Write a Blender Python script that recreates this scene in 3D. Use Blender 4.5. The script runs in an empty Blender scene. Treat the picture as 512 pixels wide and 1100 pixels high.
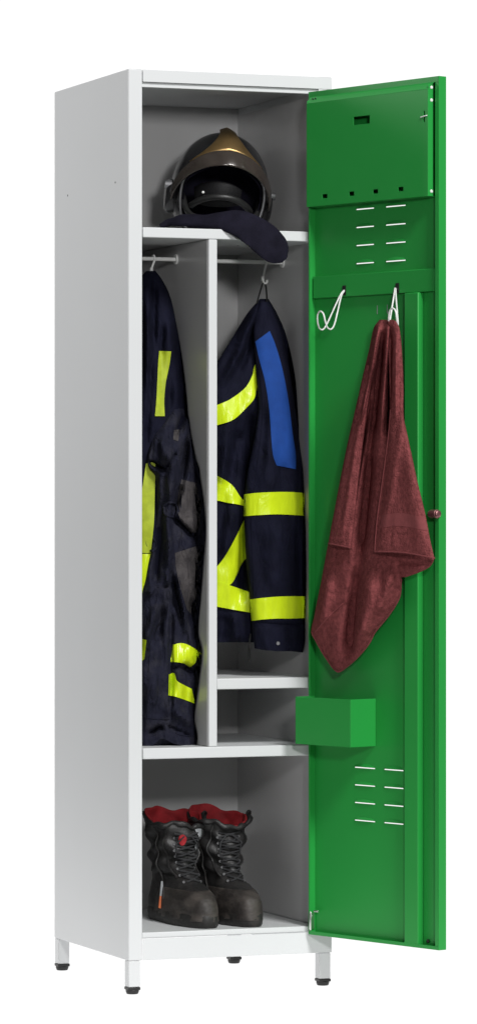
import bpy, bmesh, math, random
from mathutils import Vector, Matrix, noise
random.seed(7)
S = bpy.context.scene
COL = S.collection
PI = math.pi

# ------------------------------------------------------------------ view geometry
FPX = 4263.0
YAW = math.atan2(.1573, .4119)
RX, RY = math.cos(YAW), -math.sin(YAW)
FX, FY = math.sin(YAW), math.cos(YAW)
CX, CY, CZ = .2215*RX - 8.002*FX, .2215*RY - 8.002*FY, .968
PYH = 553.0

def ray(px, py):
    r = (px-256)/FPX; u = -(py-PYH)/FPX
    return Vector((RX*r+FX, RY*r+FY, u))
CAM = Vector((CX, CY, CZ))
def at_y(px, py, Y):
    d = ray(px, py); return CAM + d*((Y-CY)/d.y)
def at_x(px, py, X):
    d = ray(px, py); return CAM + d*((X-CX)/d.x)
def at_z(px, py, Z):
    d = ray(px, py); return CAM + d*((Z-CZ)/d.z)
def at_plane(px, py, p, n):
    d = ray(px, py); return CAM + d*((p-CAM).dot(n)/d.dot(n))

# ------------------------------------------------------------------ materials
def mat(name, col, rough=.5, metal=0., bump=0., bscale=200., var=0., vscale=8., spec=.5, emit=0., sheen=0., coat=0., stretch=None, col2=None, alpha=None, thr=None, wr=None, bdist=.002):
    m = bpy.data.materials.new(name); m.use_nodes = True
    nt = m.node_tree; b = nt.nodes['Principled BSDF']
    b.inputs['Base Color'].default_value = (*col, 1)
    b.inputs['Roughness'].default_value = rough
    b.inputs['Metallic'].default_value = metal
    b.inputs['Specular IOR Level'].default_value = spec
    if sheen:
        b.inputs['Sheen Weight'].default_value = sheen
        b.inputs['Sheen Roughness'].default_value = .5
    if coat:
        b.inputs['Coat Weight'].default_value = coat
        b.inputs['Coat Roughness'].default_value = .08
    if emit:
        b.inputs['Emission Color'].default_value = (1, 1, 1, 1)
        b.inputs['Emission Strength'].default_value = emit
    if alpha is not None: b.inputs['Alpha'].default_value = alpha
    tc = nt.nodes.new('ShaderNodeTexCoord')
    src = tc.outputs['Object']
    if stretch:
        mp = nt.nodes.new('ShaderNodeMapping'); mp.inputs['Scale'].default_value = stretch
        nt.links.new(src, mp.inputs[0]); src = mp.outputs[0]
    if var:
        nz = nt.nodes.new('ShaderNodeTexNoise'); nz.inputs['Scale'].default_value = vscale
        nz.inputs['Detail'].default_value = 6
        nt.links.new(src, nz.inputs['Vector'])
        mx = nt.nodes.new('ShaderNodeMix'); mx.data_type = 'RGBA'
        rm = nt.nodes.new('ShaderNodeMapRange')
        lo, hi = thr if thr else (.3, .7)
        rm.inputs[1].default_value = lo; rm.inputs[2].default_value = hi
        nt.links.new(nz.outputs['Fac'], rm.inputs[0])
        nt.links.new(rm.outputs[0], mx.inputs['Factor'])
        c2 = col2 if col2 else tuple(min(1, c*(1+var)) for c in col)
        c1 = col if col2 else tuple(c*(1-var) for c in col)
        mx.inputs[6].default_value = (*c1, 1); mx.inputs[7].default_value = (*c2, 1)
        nt.links.new(mx.outputs[2], b.inputs['Base Color'])
    if bump:
        nb = nt.nodes.new('ShaderNodeTexNoise'); nb.inputs['Scale'].default_value = bscale
        nb.inputs['Detail'].default_value = 4
        nt.links.new(src, nb.inputs['Vector'])
        bp = nt.nodes.new('ShaderNodeBump'); bp.inputs['Strength'].default_value = bump
        bp.inputs['Distance'].default_value = bdist
        nt.links.new(nb.outputs['Fac'], bp.inputs['Height'])
        nt.links.new(bp.outputs[0], b.inputs['Normal'])
        if wr:                                  # soft cloth wrinkles under the weave
            nw = nt.nodes.new('ShaderNodeTexNoise'); nw.inputs['Scale'].default_value = wr[0]
            nw.inputs['Detail'].default_value = 3; nw.inputs['Distortion'].default_value = 1.2
            mw = nt.nodes.new('ShaderNodeMapping'); mw.inputs['Scale'].default_value = (1.5, 1, .6); mw.inputs['Rotation'].default_value = (0, .35, 0)
            nt.links.new(tc.outputs['Object'], mw.inputs[0]); nt.links.new(mw.outputs[0], nw.inputs['Vector'])
            b2 = nt.nodes.new('ShaderNodeBump'); b2.inputs['Strength'].default_value = wr[1]; b2.inputs['Distance'].default_value = wr[2]
            nt.links.new(nw.outputs['Fac'], b2.inputs['Height']); nt.links.new(b2.outputs[0], bp.inputs['Normal'])
    return m

M = dict(
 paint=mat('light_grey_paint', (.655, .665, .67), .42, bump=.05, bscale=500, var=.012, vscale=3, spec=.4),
 inner=mat('shade_darkened_grey_paint', (.53, .525, .525), .3, bump=.05, bscale=500, var=.02, vscale=5, spec=.5),  # same grey as outside, darkened to stand in for interior shade
 green=mat('green_paint', (.019, .305, .050), .42, bump=.05, bscale=600, var=.02, vscale=4, spec=.35),
 bolt=mat('towel_reflection_bolt', (.42, .2, .2), .38, .85),  # reddish tint paints the towel's reflection onto the metal
 steel=mat('zinc_steel', (.75, .75, .73), .3, 1., bump=.05, bscale=300),
 white=mat('white_lacquered_wire', (.8, .8, .78), .3),
 black=mat('black_plastic', (.012, .012, .012), .45, bump=.1, bscale=400),
 navy=mat('navy_twill', (.0064, .0068, .0165), .8, bump=.5, bscale=900, var=.25, vscale=25, spec=.1, wr=(26, .7, .008)),
 worn=mat('worn_navy_twill', (.013, .0135, .026), .85, bump=.6, bscale=700, var=1, vscale=34, spec=.15, col2=(.036, .035, .045), thr=(.48, .88), wr=(38, .9, .010)),
 patch=mat('worn_grey_aramid', (.045, .04, .042), .8, bump=.6, bscale=600, var=1, vscale=45, spec=.3, col2=(.085, .076, .075), thr=(.4, .8), wr=(38, .8, .008)),
 yellow=mat('fluorescent_yellow_tape', (.60, .76, .012), .3, bump=.5, bscale=55, var=.05, vscale=60, spec=.5, stretch=(1.6, 1, .5), wr=(26, .4, .006)),
 dullyellow=mat('shade_dulled_yellow_tape', (.36, .44, .02), .6, bump=.2, bscale=500, var=.15, vscale=60, spec=.3),  # yellow tape toned down, compartment shade put into its colour
 blue=mat('royal_blue_cloth', (.0085, .052, .25), .8, bump=.4, bscale=800, var=.1, vscale=40, spec=.25),
 towel=mat('maroon_terry', (.215, .059, .060), 1., bump=.7, bscale=300, var=.28, vscale=120, spec=.02, wr=(30, .6, .006), bdist=.005),
 hem=mat('maroon_hem', (.24, .066, .068), .9, bump=.5, bscale=800, var=.1, vscale=100, spec=.1),
 shell=mat('black_helmet_lacquer', (.010, .0098, .011), .25, bump=.03, bscale=60, spec=.5, coat=.4),
 gold=mat('brass_gold', (.36, .235, .10), .38, .9, bump=.15, bscale=120, var=.12, vscale=40),
 visor=mat('smoked_visor', (.05, .04, .034), .18, .25, spec=.6, coat=.3, var=.2, vscale=25),
 rim=mat('grey_trim', (.3, .3, .31), .3, .8),
 liner=mat('dark_liner', (.0125, .0115, .021), .85, bump=.4, bscale=300, var=.3, vscale=40, spec=.1),
 pad=mat('black_padding', (.0055, .0053, .006), .55, bump=.3, bscale=250, spec=.2),
 cloth=mat('navy_knit', (.011, .010, .0185), .9, bump=.6, bscale=500, var=.25, vscale=40, spec=.1),
 leather=mat('black_boot_leather', (.012, .0115, .0115), .5, bump=.5, bscale=130, var=1, vscale=30, col2=(.03, .027, .026), thr=(.45, .85)),
 cap=mat('scuffed_toe_rubber', (.022, .018, .016), .6, bump=.7, bscale=110, var=1, vscale=20, col2=(.095, .08, .07), thr=(.42, .85), stretch=(1, 1, 1.8)),
 sole=mat('black_boot_rubber', (.014, .013, .012), .6, bump=.4, bscale=150, var=1, vscale=40, col2=(.035, .03, .027), thr=(.5, .8)),
 red=mat('red_lining', (.33, .014, .02), .8, bump=.5, bscale=400, var=.25, vscale=40),
 lace=mat('black_lace', (.02, .02, .022), .7, bump=.4, bscale=900),
 reflect=mat('grey_reflective', (.25, .26, .27), .4),
 orange=mat('orange_pull', (.5, .12, .04), .6),
 studio=mat('glowing_white_studio', (.06, .06, .06), .9, spec=0, emit=1.02),  # added glow keeps the sweep pure white and free of shadows
)

# ------------------------------------------------------------------ object helpers
def link(name, bm, m, parent=None, smooth=True, bevel=0., seg=2):
    bmesh.ops.recalc_face_normals(bm, faces=bm.faces[:])
    me = bpy.data.meshes.new(name); bm.to_mesh(me); bm.free()
    if smooth:
        for p in me.polygons: p.use_smooth = True
        me.set_sharp_from_angle(angle=math.radians(45))
    me.materials.append(m)
    o = bpy.data.objects.new(name, me); COL.objects.link(o)
    if parent: o.parent = parent; o.matrix_parent_inverse = Matrix.Translation(-world_loc(parent))
    if bevel:
        b = o.modifiers.new('bevel', 'BEVEL'); b.width = bevel; b.segments = seg; b.limit_method = 'ANGLE'
        b.harden_normals = False
    return o
def world_loc(o):
    # every parent in this script is either an unrotated root Empty or a part whose own origin is the world origin
    return o.location.copy() if o.parent is None else Vector((0, 0, 0))
def root(name, label, cat, loc, group=None):
    o = bpy.data.objects.new(name, None); o.empty_display_size = .05
    COL.objects.link(o); o.location = loc
    o['label'] = label; o['category'] = cat
    if group: o['group'] = group
    return o
def box(bm, x0, x1, y0, y1, z0, z1, fn=None):
    v = []
    for x in (x0, x1):
        for y in (y0, y1):
            for z in (z0, z1):
                p = Vector((x, y, z)); v.append(bm.verts.new(fn(p) if fn else p))
    for f in ((0,1,3,2),(4,6,7,5),(0,4,5,1),(2,3,7,6),(0,2,6,4),(1,5,7,3)):
        bm.faces.new([v[i] for i in f])
def bx(*a, fn=None):
    bm = bmesh.new(); box(bm, *a, fn=fn); return bm
def tube(bm, pts, r, seg=8, closed=False, cap=True):
    pts = [Vector(p) for p in pts]; n = len(pts); rings = []
    up = Vector((.13, .27, .95)).normalized()
    prev = None
    for i, p in enumerate(pts):
        if closed: t = pts[(i+1) % n]-pts[i-1]
        else: t = pts[min(i+1, n-1)]-pts[max(i-1, 0)]
        t.normalize()
        a = prev if prev is not None else t.cross(up if abs(t.dot(up)) < .95 else Vector((1, 0, 0)))
        a = (a - t*a.dot(t)).normalized(); prev = a
        b = t.cross(a); rr = r[i] if isinstance(r, (list, tuple)) else r
        rings.append([bm.verts.new(p+(a*math.cos(2*PI*k/seg)+b*math.sin(2*PI*k/seg))*rr) for k in range(seg)])
    for i in range(n if closed else n-1):
        A, B = rings[i], rings[(i+1) % n]
        for k in range(seg): bm.faces.new((A[k], A[(k+1) % seg], B[(k+1) % seg], B[k]))
    if cap and not closed:
        bm.faces.new(rings[0][::-1]); bm.faces.new(rings[-1])
def cyl(bm, p0, p1, r0, r1=None, seg=20):
    tube(bm, [p0, p1], [r0, r0 if r1 is None else r1], seg)
def cat(pts, n):
    """smooth resample of a polyline of tuples"""
    m = len(pts); out = []
    if m == 2:
        return [tuple(a+(b-a)*i/(n-1) for a, b in zip(*pts)) for i in range(n)]
    d = [0]
    for i in range(1, m):
        d.append(d[-1]+max(1e-6, math.dist(pts[i][:3], pts[i-1][:3])))
    for i in range(n):
        s = d[-1]*i/(n-1); j = 0
        while j < m-2 and s > d[j+1]: j += 1
        t = (s-d[j])/(d[j+1]-d[j])
        p1, p2 = pts[j], pts[j+1]; p0 = pts[j-1] if j else p1; p3 = pts[j+2] if j+2 < m else p2
        h00, h10, h01, h11 = 2*t**3-3*t*t+1, t**3-2*t*t+t, -2*t**3+3*t*t, t**3-t*t
        row = []
        for k in range(len(p1)):
            dl = d[j+1]-d[j]
            m1 = (p2[k]-p0[k])/((d[j+1]-d[j-1]) if j else dl)*dl
            m2 = (p3[k]-p1[k])/((d[j+2]-d[j]) if j+2 < m else dl)*dl
            row.append(h00*p1[k]+h10*m1+h01*p2[k]+h11*m2)
        out.append(tuple(row))
    return out
def sheet(bm, s0, s1, z0, z1, holes, n0, n1, fn):
    """flat plate in (s,z) with rectangular holes, thickness n0..n1"""
    ss = sorted({s0, s1, *[h[0] for h in holes], *[h[1] for h in holes]})
    zs = sorted({z0, z1, *[h[2] for h in holes], *[h[3] for h in holes]})
    def solid(i, j):
        if i < 0 or j < 0 or i >= len(ss)-1 or j >= len(zs)-1: return False
        cs, cz = (ss[i]+ss[i+1])/2, (zs[j]+zs[j+1])/2
        return not any(h[0] < cs < h[1] and h[2] < cz < h[3] for h in holes)
    V = {}
    def v(i, j, n):
        k = (i, j, n)
        if k not in V: V[k] = bm.verts.new(fn(Vector((ss[i], n, zs[j]))))
        return V[k]
    for i in range(len(ss)-1):
        for j in range(len(zs)-1):
            if not solid(i, j): continue
            for n in (n0, n1): bm.faces.new((v(i,j,n), v(i+1,j,n), v(i+1,j+1,n), v(i,j+1,n)))
            for (di, dj, a, b) in ((-1,0,(i,j),(i,j+1)), (1,0,(i+1,j),(i+1,j+1)), (0,-1,(i,j),(i+1,j)), (0,1,(i,j+1),(i+1,j+1))):
                if not solid(i+di, j+dj):
                    bm.faces.new((v(*a,n0), v(*b,n0), v(*b,n1), v(*a,n1)))

# ------------------------------------------------------------------ the added white studio sweep, glowing by itself
bm = bmesh.new()
prof = [(-.95, 0)]
prof += [(3.0, 0)]
for i in range(1, 13):
    a = PI/2*i/12; prof.append((3.0+1.2*math.sin(a), 1.2-1.2*math.cos(a)))
prof.append((4.2, 6.0))
L_ = [bm.verts.new((-.75, y, z)) for y, z in prof]; R_ = [bm.verts.new((4.6, y, z)) for y, z in prof]
for i in range(len(prof)-1): bm.faces.new((L_[i], R_[i], R_[i+1], L_[i+1]))
bd = link('glowing_studio_floor', bm, M['studio']); bd['kind'] = 'structure'
bd['label'] = 'seamless self-glowing white studio floor curving up behind the locker'

# ------------------------------------------------------------------ the locker
W, D, Z0, Z1 = .4425, .476, .068, 1.868
LK = root('locker', 'tall light grey steel locker on four legs with its green door open', 'locker', (W/2, D/2, 0))
def lk(name, m, *a, bevel=.0018, parent=LK):
    return link(name, bx(*a), M[m], parent, bevel=bevel)
t = .030
ZR0, ZR1 = 1.8325, Z1            # top rail
ZF = .124                        # floor of the bottom compartment
bm = bmesh.new(); box(bm, 0, t, 0, D, Z0, Z1); link('side_panel', bm, M['paint'], LK, bevel=.0025, seg=3)
bm = bmesh.new(); box(bm, W-t, W, 0, D, Z0, Z1); link('side_panel', bm, M['paint'], LK, bevel=.0025, seg=3)
# thin inner skins added to carry the shade-darkened grey
lk('shaded_inner_skin', 'inner', W-t-.0022, W-t-.0002, .012, .457, ZF+.002, ZR0-.002, bevel=0)
lk('shaded_inner_skin', 'inner', t+.0002, t+.0022, .012, .457, ZF+.002, ZR0-.002, bevel=0)
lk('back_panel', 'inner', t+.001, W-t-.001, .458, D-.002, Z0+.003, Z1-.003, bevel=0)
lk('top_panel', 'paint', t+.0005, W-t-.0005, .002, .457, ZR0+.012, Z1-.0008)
bm = bmesh.new()
box(bm, t+.0005, W-.0012, -.0012, -.0002, ZR0+.010, Z1-.001)
box(bm, t+.0005, W-t-.0005, .0050, .020, ZR0, ZR0+.0095)
link('top_rail', bm, M['paint'], LK, bevel=.0008)
lk('floor_panel', 'paint', t+.0005, W-t-.0005, .0026, .457, ZF-.012, ZF, bevel=.0018)
lk('base_rail', 'paint', t+.0005, W-.0012, -.0014, -.0002, Z0+.0005, ZF-.0125, bevel=.0005)
lk('shelf', 'paint', t+.0024, W-t-.0024, .004, .4565, 1.5286, 1.5493)
lk('shelf', 'paint', t+.0024, W-t-.0024, .004, .4565, .4738, .4962)
XD0, XD1 = .1743, .1925
lk('shelf', 'paint', XD1+.0005, W-t-.0024, .006, .4565, .6125, .6345)
bm = bx(XD0, XD1, .004, .4565, .4967, 1.5281)
link('divider', bm, M['paint'], LK, bevel=.0015)
lk('shaded_divider_skin', 'inner', XD0-.0012, XD0-.0002, .010, .456, .4975, 1.527, bevel=0)  # skin added to give the divider face its shade-darkened grey
# clothes rails
for (xa, xb, pt_) in ((t+.0024, XD0-.0014, (160, 278)), (XD1+.0002, W-t-.0024, (255, 281))):
    z = at_y(*pt_, .193).z
    bm = bmesh.new(); cyl(bm, (xa+.001, .193, z), (xb-.001, .193, z), .0042, seg=14)
    r_ = link('clothes_rail', bm, M['white'], LK)
    for x0, x1 in ((xa, xa+.003), (xb-.003, xb)):
        bm = bmesh.new(); cyl(bm, (x0, .193, z), (x1, .193, z), .011, seg=20)
        link('end_bracket', bm, M['white'], r_)
# legs and feet
for (x0, y0, h) in ((.0008, .001, 0), (W-.0275, .001, 0), (.0008, D-.0262, 0), (.388, D-.034, 0)):
    lg = lk('leg', 'paint', x0, x0+.0248, y0, y0+.0248, .0145, Z0-.0003, bevel=.002)
    bm = bmesh.new(); cx, cy = x0+.0124, y0+.0124
    box(bm, x0-.0006, x0+.0254, y0-.0006, y0+.0254, .0085, .0143)
    tube(bm, [(cx, cy, .009), (cx, cy, .005), (cx, cy, .0)], [.0138, .0135, .0115], 24)
    link('foot', bm, M['black'], lg, bevel=.001)
# small rivet holes in the left side
for q in ((73, 210), (124, 196)):
    bm = bmesh.new(); p = at_x(*q, 0); cyl(bm, p+Vector((-.0004, 0, 0)), p+Vector((.0006, 0, 0)), .0021, seg=14)
    link('rivet', bm, M['black'], LK)
# small fastening studs on the back wall of the top compartment
bm = bmesh.new()
p = at_y(249, 106, .4575); cyl(bm, p, p+Vector((0, -.003, 0)), .004, .003, 14)
link('stud', bm, M['steel'], LK)

# ------------------------------------------------------------------ the door, hinged on the right and open 109 degrees
HP = Vector((.386, -.011, 0))
_d = Vector((.1228, -.357, 0)).normalized(); _n = Vector((-_d.y, _d.x, 0))
def dr(p): return HP + _d*p.x + _n*p.y + Vector((0, 0, p.z))       # (s, n, z) -> world; -n is towards the viewer
SD, DZ0, DZ1, TH, RC = .3905, .1085, 1.8340, .0200, .0160
lou = []
for k in range(4):
    z = 1.5855 - k*.0366
    for s in (.129, .2185): lou.append((s, s+(.053 if s < .2 else .058), z, z+.0019))
for k in range(4):
    z = .4555 - k*.0357
    for s in (.1245, .2135): lou.append((s, s+(.061 if s < .2 else .0565), z, z+.0019))
bm = bmesh.new()
sheet(bm, .0025, SD-.0005, DZ0+.002, DZ1-.002, lou, RC, RC+.0012, dr)
# flanges and lips of the tray
box(bm, 0, .0024, 0, TH, DZ0, DZ1, fn=dr); box(bm, SD-.0002, SD+.0014, 0, TH, DZ0, DZ1, fn=dr)
box(bm, .0026, SD-.0004, .0004, TH, DZ0, DZ0+.0018, fn=dr); box(bm, .0026, SD-.0004, .0004, TH, DZ1-.0018, DZ1, fn=dr)
box(bm, .0026, SD-.0004, .0002, .0014, DZ1-.0115, DZ1-.0002, fn=dr)
box(bm, .0026, SD-.0004, .0002, .0014, DZ0+.0002, DZ0+.0075, fn=dr)
box(bm, SD-.0100, SD-.0004, .0003, .0013, DZ0+.0078, DZ1-.0118, fn=dr)
box(bm, .0026, .0045, .0003, .0013, DZ0+.0078, DZ1-.0118, fn=dr)
DOOR = link('door', bm, M['green'], LK, smooth=False, bevel=.0006)
def dp(name, bm, m='green', bevel=.0012, smooth=True): return link(name, bm, M[m], DOOR, bevel=bevel, smooth=smooth)
def dbox(name, *a, m='green', bevel=.0012): return dp(name, bx(*a, fn=dr), m, bevel)
# louvre hoods: pressed lips above each slit
for (s0, s1, z0, z1) in lou:
    bm = bmesh.new()
    n_ = 10; pr = []
    for i in range(n_+1):
        u = i/n_; e = math.sin(PI*u)**.45 if 0 < u < 1 else 0
        s = s0-.002+(s1-s0+.004)*u
        pr.append([bm.verts.new(dr(Vector(q))) for q in ((s, RC-.0002, z1+.0066*e+.0002), (s, RC-.0014*e-.0003, z1+.0045*e), (s, RC-.0030*e-.0003, z1+.0006), (s, RC-.0001, z1+.0001))])
    for a, b in zip(pr, pr[1:]):
        for k in range(3): bm.faces.new((a[k], b[k], b[k+1], a[k+1]))
    dp('louvre', bm, bevel=0)
# storage pocket at the top
PN = -.0140
holes = [(.1545, .2030, 1.7535, 1.7700)]
for q in (.0655, .1475, .2195, .2945): holes.append((q-.0065, q+.0085, 1.6115, 1.6200))
holes.append((.3625, .3665, 1.744, 1.766))
s0, s1, pz0, pz1 = .0100, .3755, 1.5970, 1.8085
bm = bmesh.new()
sheet(bm, s0, s1, pz0, pz1, holes, PN, PN+.0012, dr)
box(bm, s1-.0012, s1-.0001, PN+.0013, -.0004, pz0+.0005, pz1+.010, fn=dr)
box(bm, s0+.0001, s0+.0012, PN+.0013, -.0004, pz0+.0005, pz1+.006, fn=dr)
box(bm, s0+.0013, s1-.0013, PN+.0013, RC-.001, pz0+.0001, pz0+.0012, fn=dr)
# slanted hood on top of the pocket
vs = [bm.verts.new(dr(Vector(q))) for q in ((s0, PN, pz1+.0002), (s1, PN, pz1+.0002), (s1+.004, -.0003, pz1+.0145), (s0-.004, -.0003, pz1+.0145))]
bm.faces.new(vs)
box(bm, s0+.002, s1-.002, RC-.0025, RC-.0015, pz0, pz1+.01, fn=dr)
POC = dp('storage_pocket', bm, bevel=.0005, smooth=False)
for z in (1.8125, 1.7870, 1.6070):
    bm = bmesh.new(); p = Vector((s1, -.0045, z)); cyl(bm, dr(p), dr(p+Vector((.0013, 0, 0))), .0036, .0028, 12)
    dp('screw', bm, 'white', bevel=0)
bm = bmesh.new()
cyl(bm, dr(Vector((.356, PN-.0012, 1.7540))), dr(Vector((.3735, PN-.0012, 1.7565))), .0013, seg=8)
dp('latch_pin', bm, 'white', bevel=0)
# cross bar and vertical stiffener
dbox('cross_bar', .0065, SD-.0105, .0065, RC-.0005, 1.4105, 1.4555)
bm = bmesh.new()
box(bm, .2895, .3305, .0006, RC-.0004, DZ0+.004, 1.4098, fn=dr)
dp('stiffener', bm, bevel=.002)
# open holder box near the bottom
hn = -.0525                                               # front of the holder, measured from the door's rim plane
hs1 = (at_plane(376, 775, HP+_n*hn, _n)-HP).dot(_d); hs0 = (at_plane(317, 775, HP+_n*hn, _n)-HP).dot(_d)
hz0, hz1 = at_plane(376, 803, HP+_n*hn, _n).z, at_plane(376, 751.5, HP+_n*hn, _n).z
bm = bmesh.new()
box(bm, hs0, hs1, hn, hn+.0013, hz0, hz1, fn=dr)
box(bm, hs1-.0013, hs1, hn+.0014, RC-.0003, hz0, hz1, fn=dr)
box(bm, hs0, hs0+.0013, hn+.0014, -.0006, hz0, hz1, fn=dr)
box(bm, hs0+.0014, hs1-.0014, hn+.0014, -.0006, hz0, hz0+.0013, fn=dr)
box(bm, .006, hs1-.0014, -.0005, RC-.0003, hz0, hz0+.0013, fn=dr)
dp('bottle_holder', bm, bevel=.0008, smooth=False)
# small slots in the recessed panel by the hooks
for s in (.192, .222):
    bm = bx(s, s+.0018, RC-.0006, RC-.0001, 1.372, 1.390, fn=dr)
    dp('panel_slot', bm, 'reflect', bevel=0)
# coat hooks: double-wire J hooks in black slots
def hook(px, py, big):
    p0 = at_plane(px, py, HP+_n*.0065, _n)
    s0 = (p0-HP).dot(_d); z0 = p0.z
    bm = bmesh.new(); box(bm, s0-.005, s0+.005, .0052, .0063, z0-.010, z0+.010, fn=dr)
    link('hook_slot', bm, M['black'], DOOR)
    side = []
    for sg in (-1, 1):
        side.append([(s0+sg*.0012, .006, z0), (s0+sg*.002, -.003, z0-.010), (s0+sg*.008, -.020, z0-.045), (s0+sg*.0125, -.034, z0-.073),
                     (s0+sg*.0130, -.043, z0-.081), (s0+sg*.0125, -.052, z0-.078), (s0+sg*.0115, -.058, z0-.064), (s0+sg*.0085, -.060, z0-.050)])
    side = [[(a-big*b, b, c) for a, b, c in q] for q in side]
    pts = side[0] + [(s0+big*.0605, -.0605, z0-.0445)] + side[1][::-1]
    bm = bmesh.new(); tube(bm, [dr(Vector(p)) for p in cat(pts, 70)], .0017, 8)
    link('coat_hook', bm, M['white'], DOOR)
    return s0, z0
hook(369.5, 312, .05); HK = hook(426.5, 309.5, .98)
# lock bolt at the free edge and hinge pin at the bottom
bm = bmesh.new()
pc = Vector((.3840, -.0035, at_plane(466, 552, HP, _n).z))
pts = [(-.014, .0062), (-.0135, .0072), (-.011, .0076), (-.0105, .0086), (.007, .0086), (.0075, .0076), (.011, .0072), (.012, .006)]
tube(bm, [dr(pc+Vector((a, 0, 0))) for a, _ in pts], [b for _, b in pts], 18)
dp('lock_bolt', bm, 'bolt', bevel=0)
bm = bmesh.new()
zb = at_plane(336, 990, HP, _n).z
box(bm, .0028, .0046, -.0008, .012, zb-.017, zb+.017, fn=dr)
cyl(bm, dr(Vector((.0075, -.0005, zb-.018))), dr(Vector((.0075, -.0005, zb+.020))), .0021, seg=10)
box(bm, .0047, .0105, -.0008, .006, zb+.009, zb+.013, fn=dr)
cyl(bm, dr(Vector((.012, .004, zb+.021))), dr(Vector((.026, .004, zb+.0215))), .0022, seg=10)
dp('hinge_pin', bm, 'steel', bevel=.0004)
for s, z in ((.376, .150), (.345, .122)):
    bm = bmesh.new(); cyl(bm, dr(Vector((s, RC-.0005, z))), dr(Vector((s, RC-.003, z))), .0038, seg=12)
    dp('plug', bm, 'black', bevel=0)
for s in (.022, .030):
    bm = bmesh.new(); cyl(bm, dr(Vector((s, -.006, pz1+.0078))), dr(Vector((s, -.0085, pz1+.0108))), .0014, seg=8)
    dp('rivet', bm, 'black', bevel=0)

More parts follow.
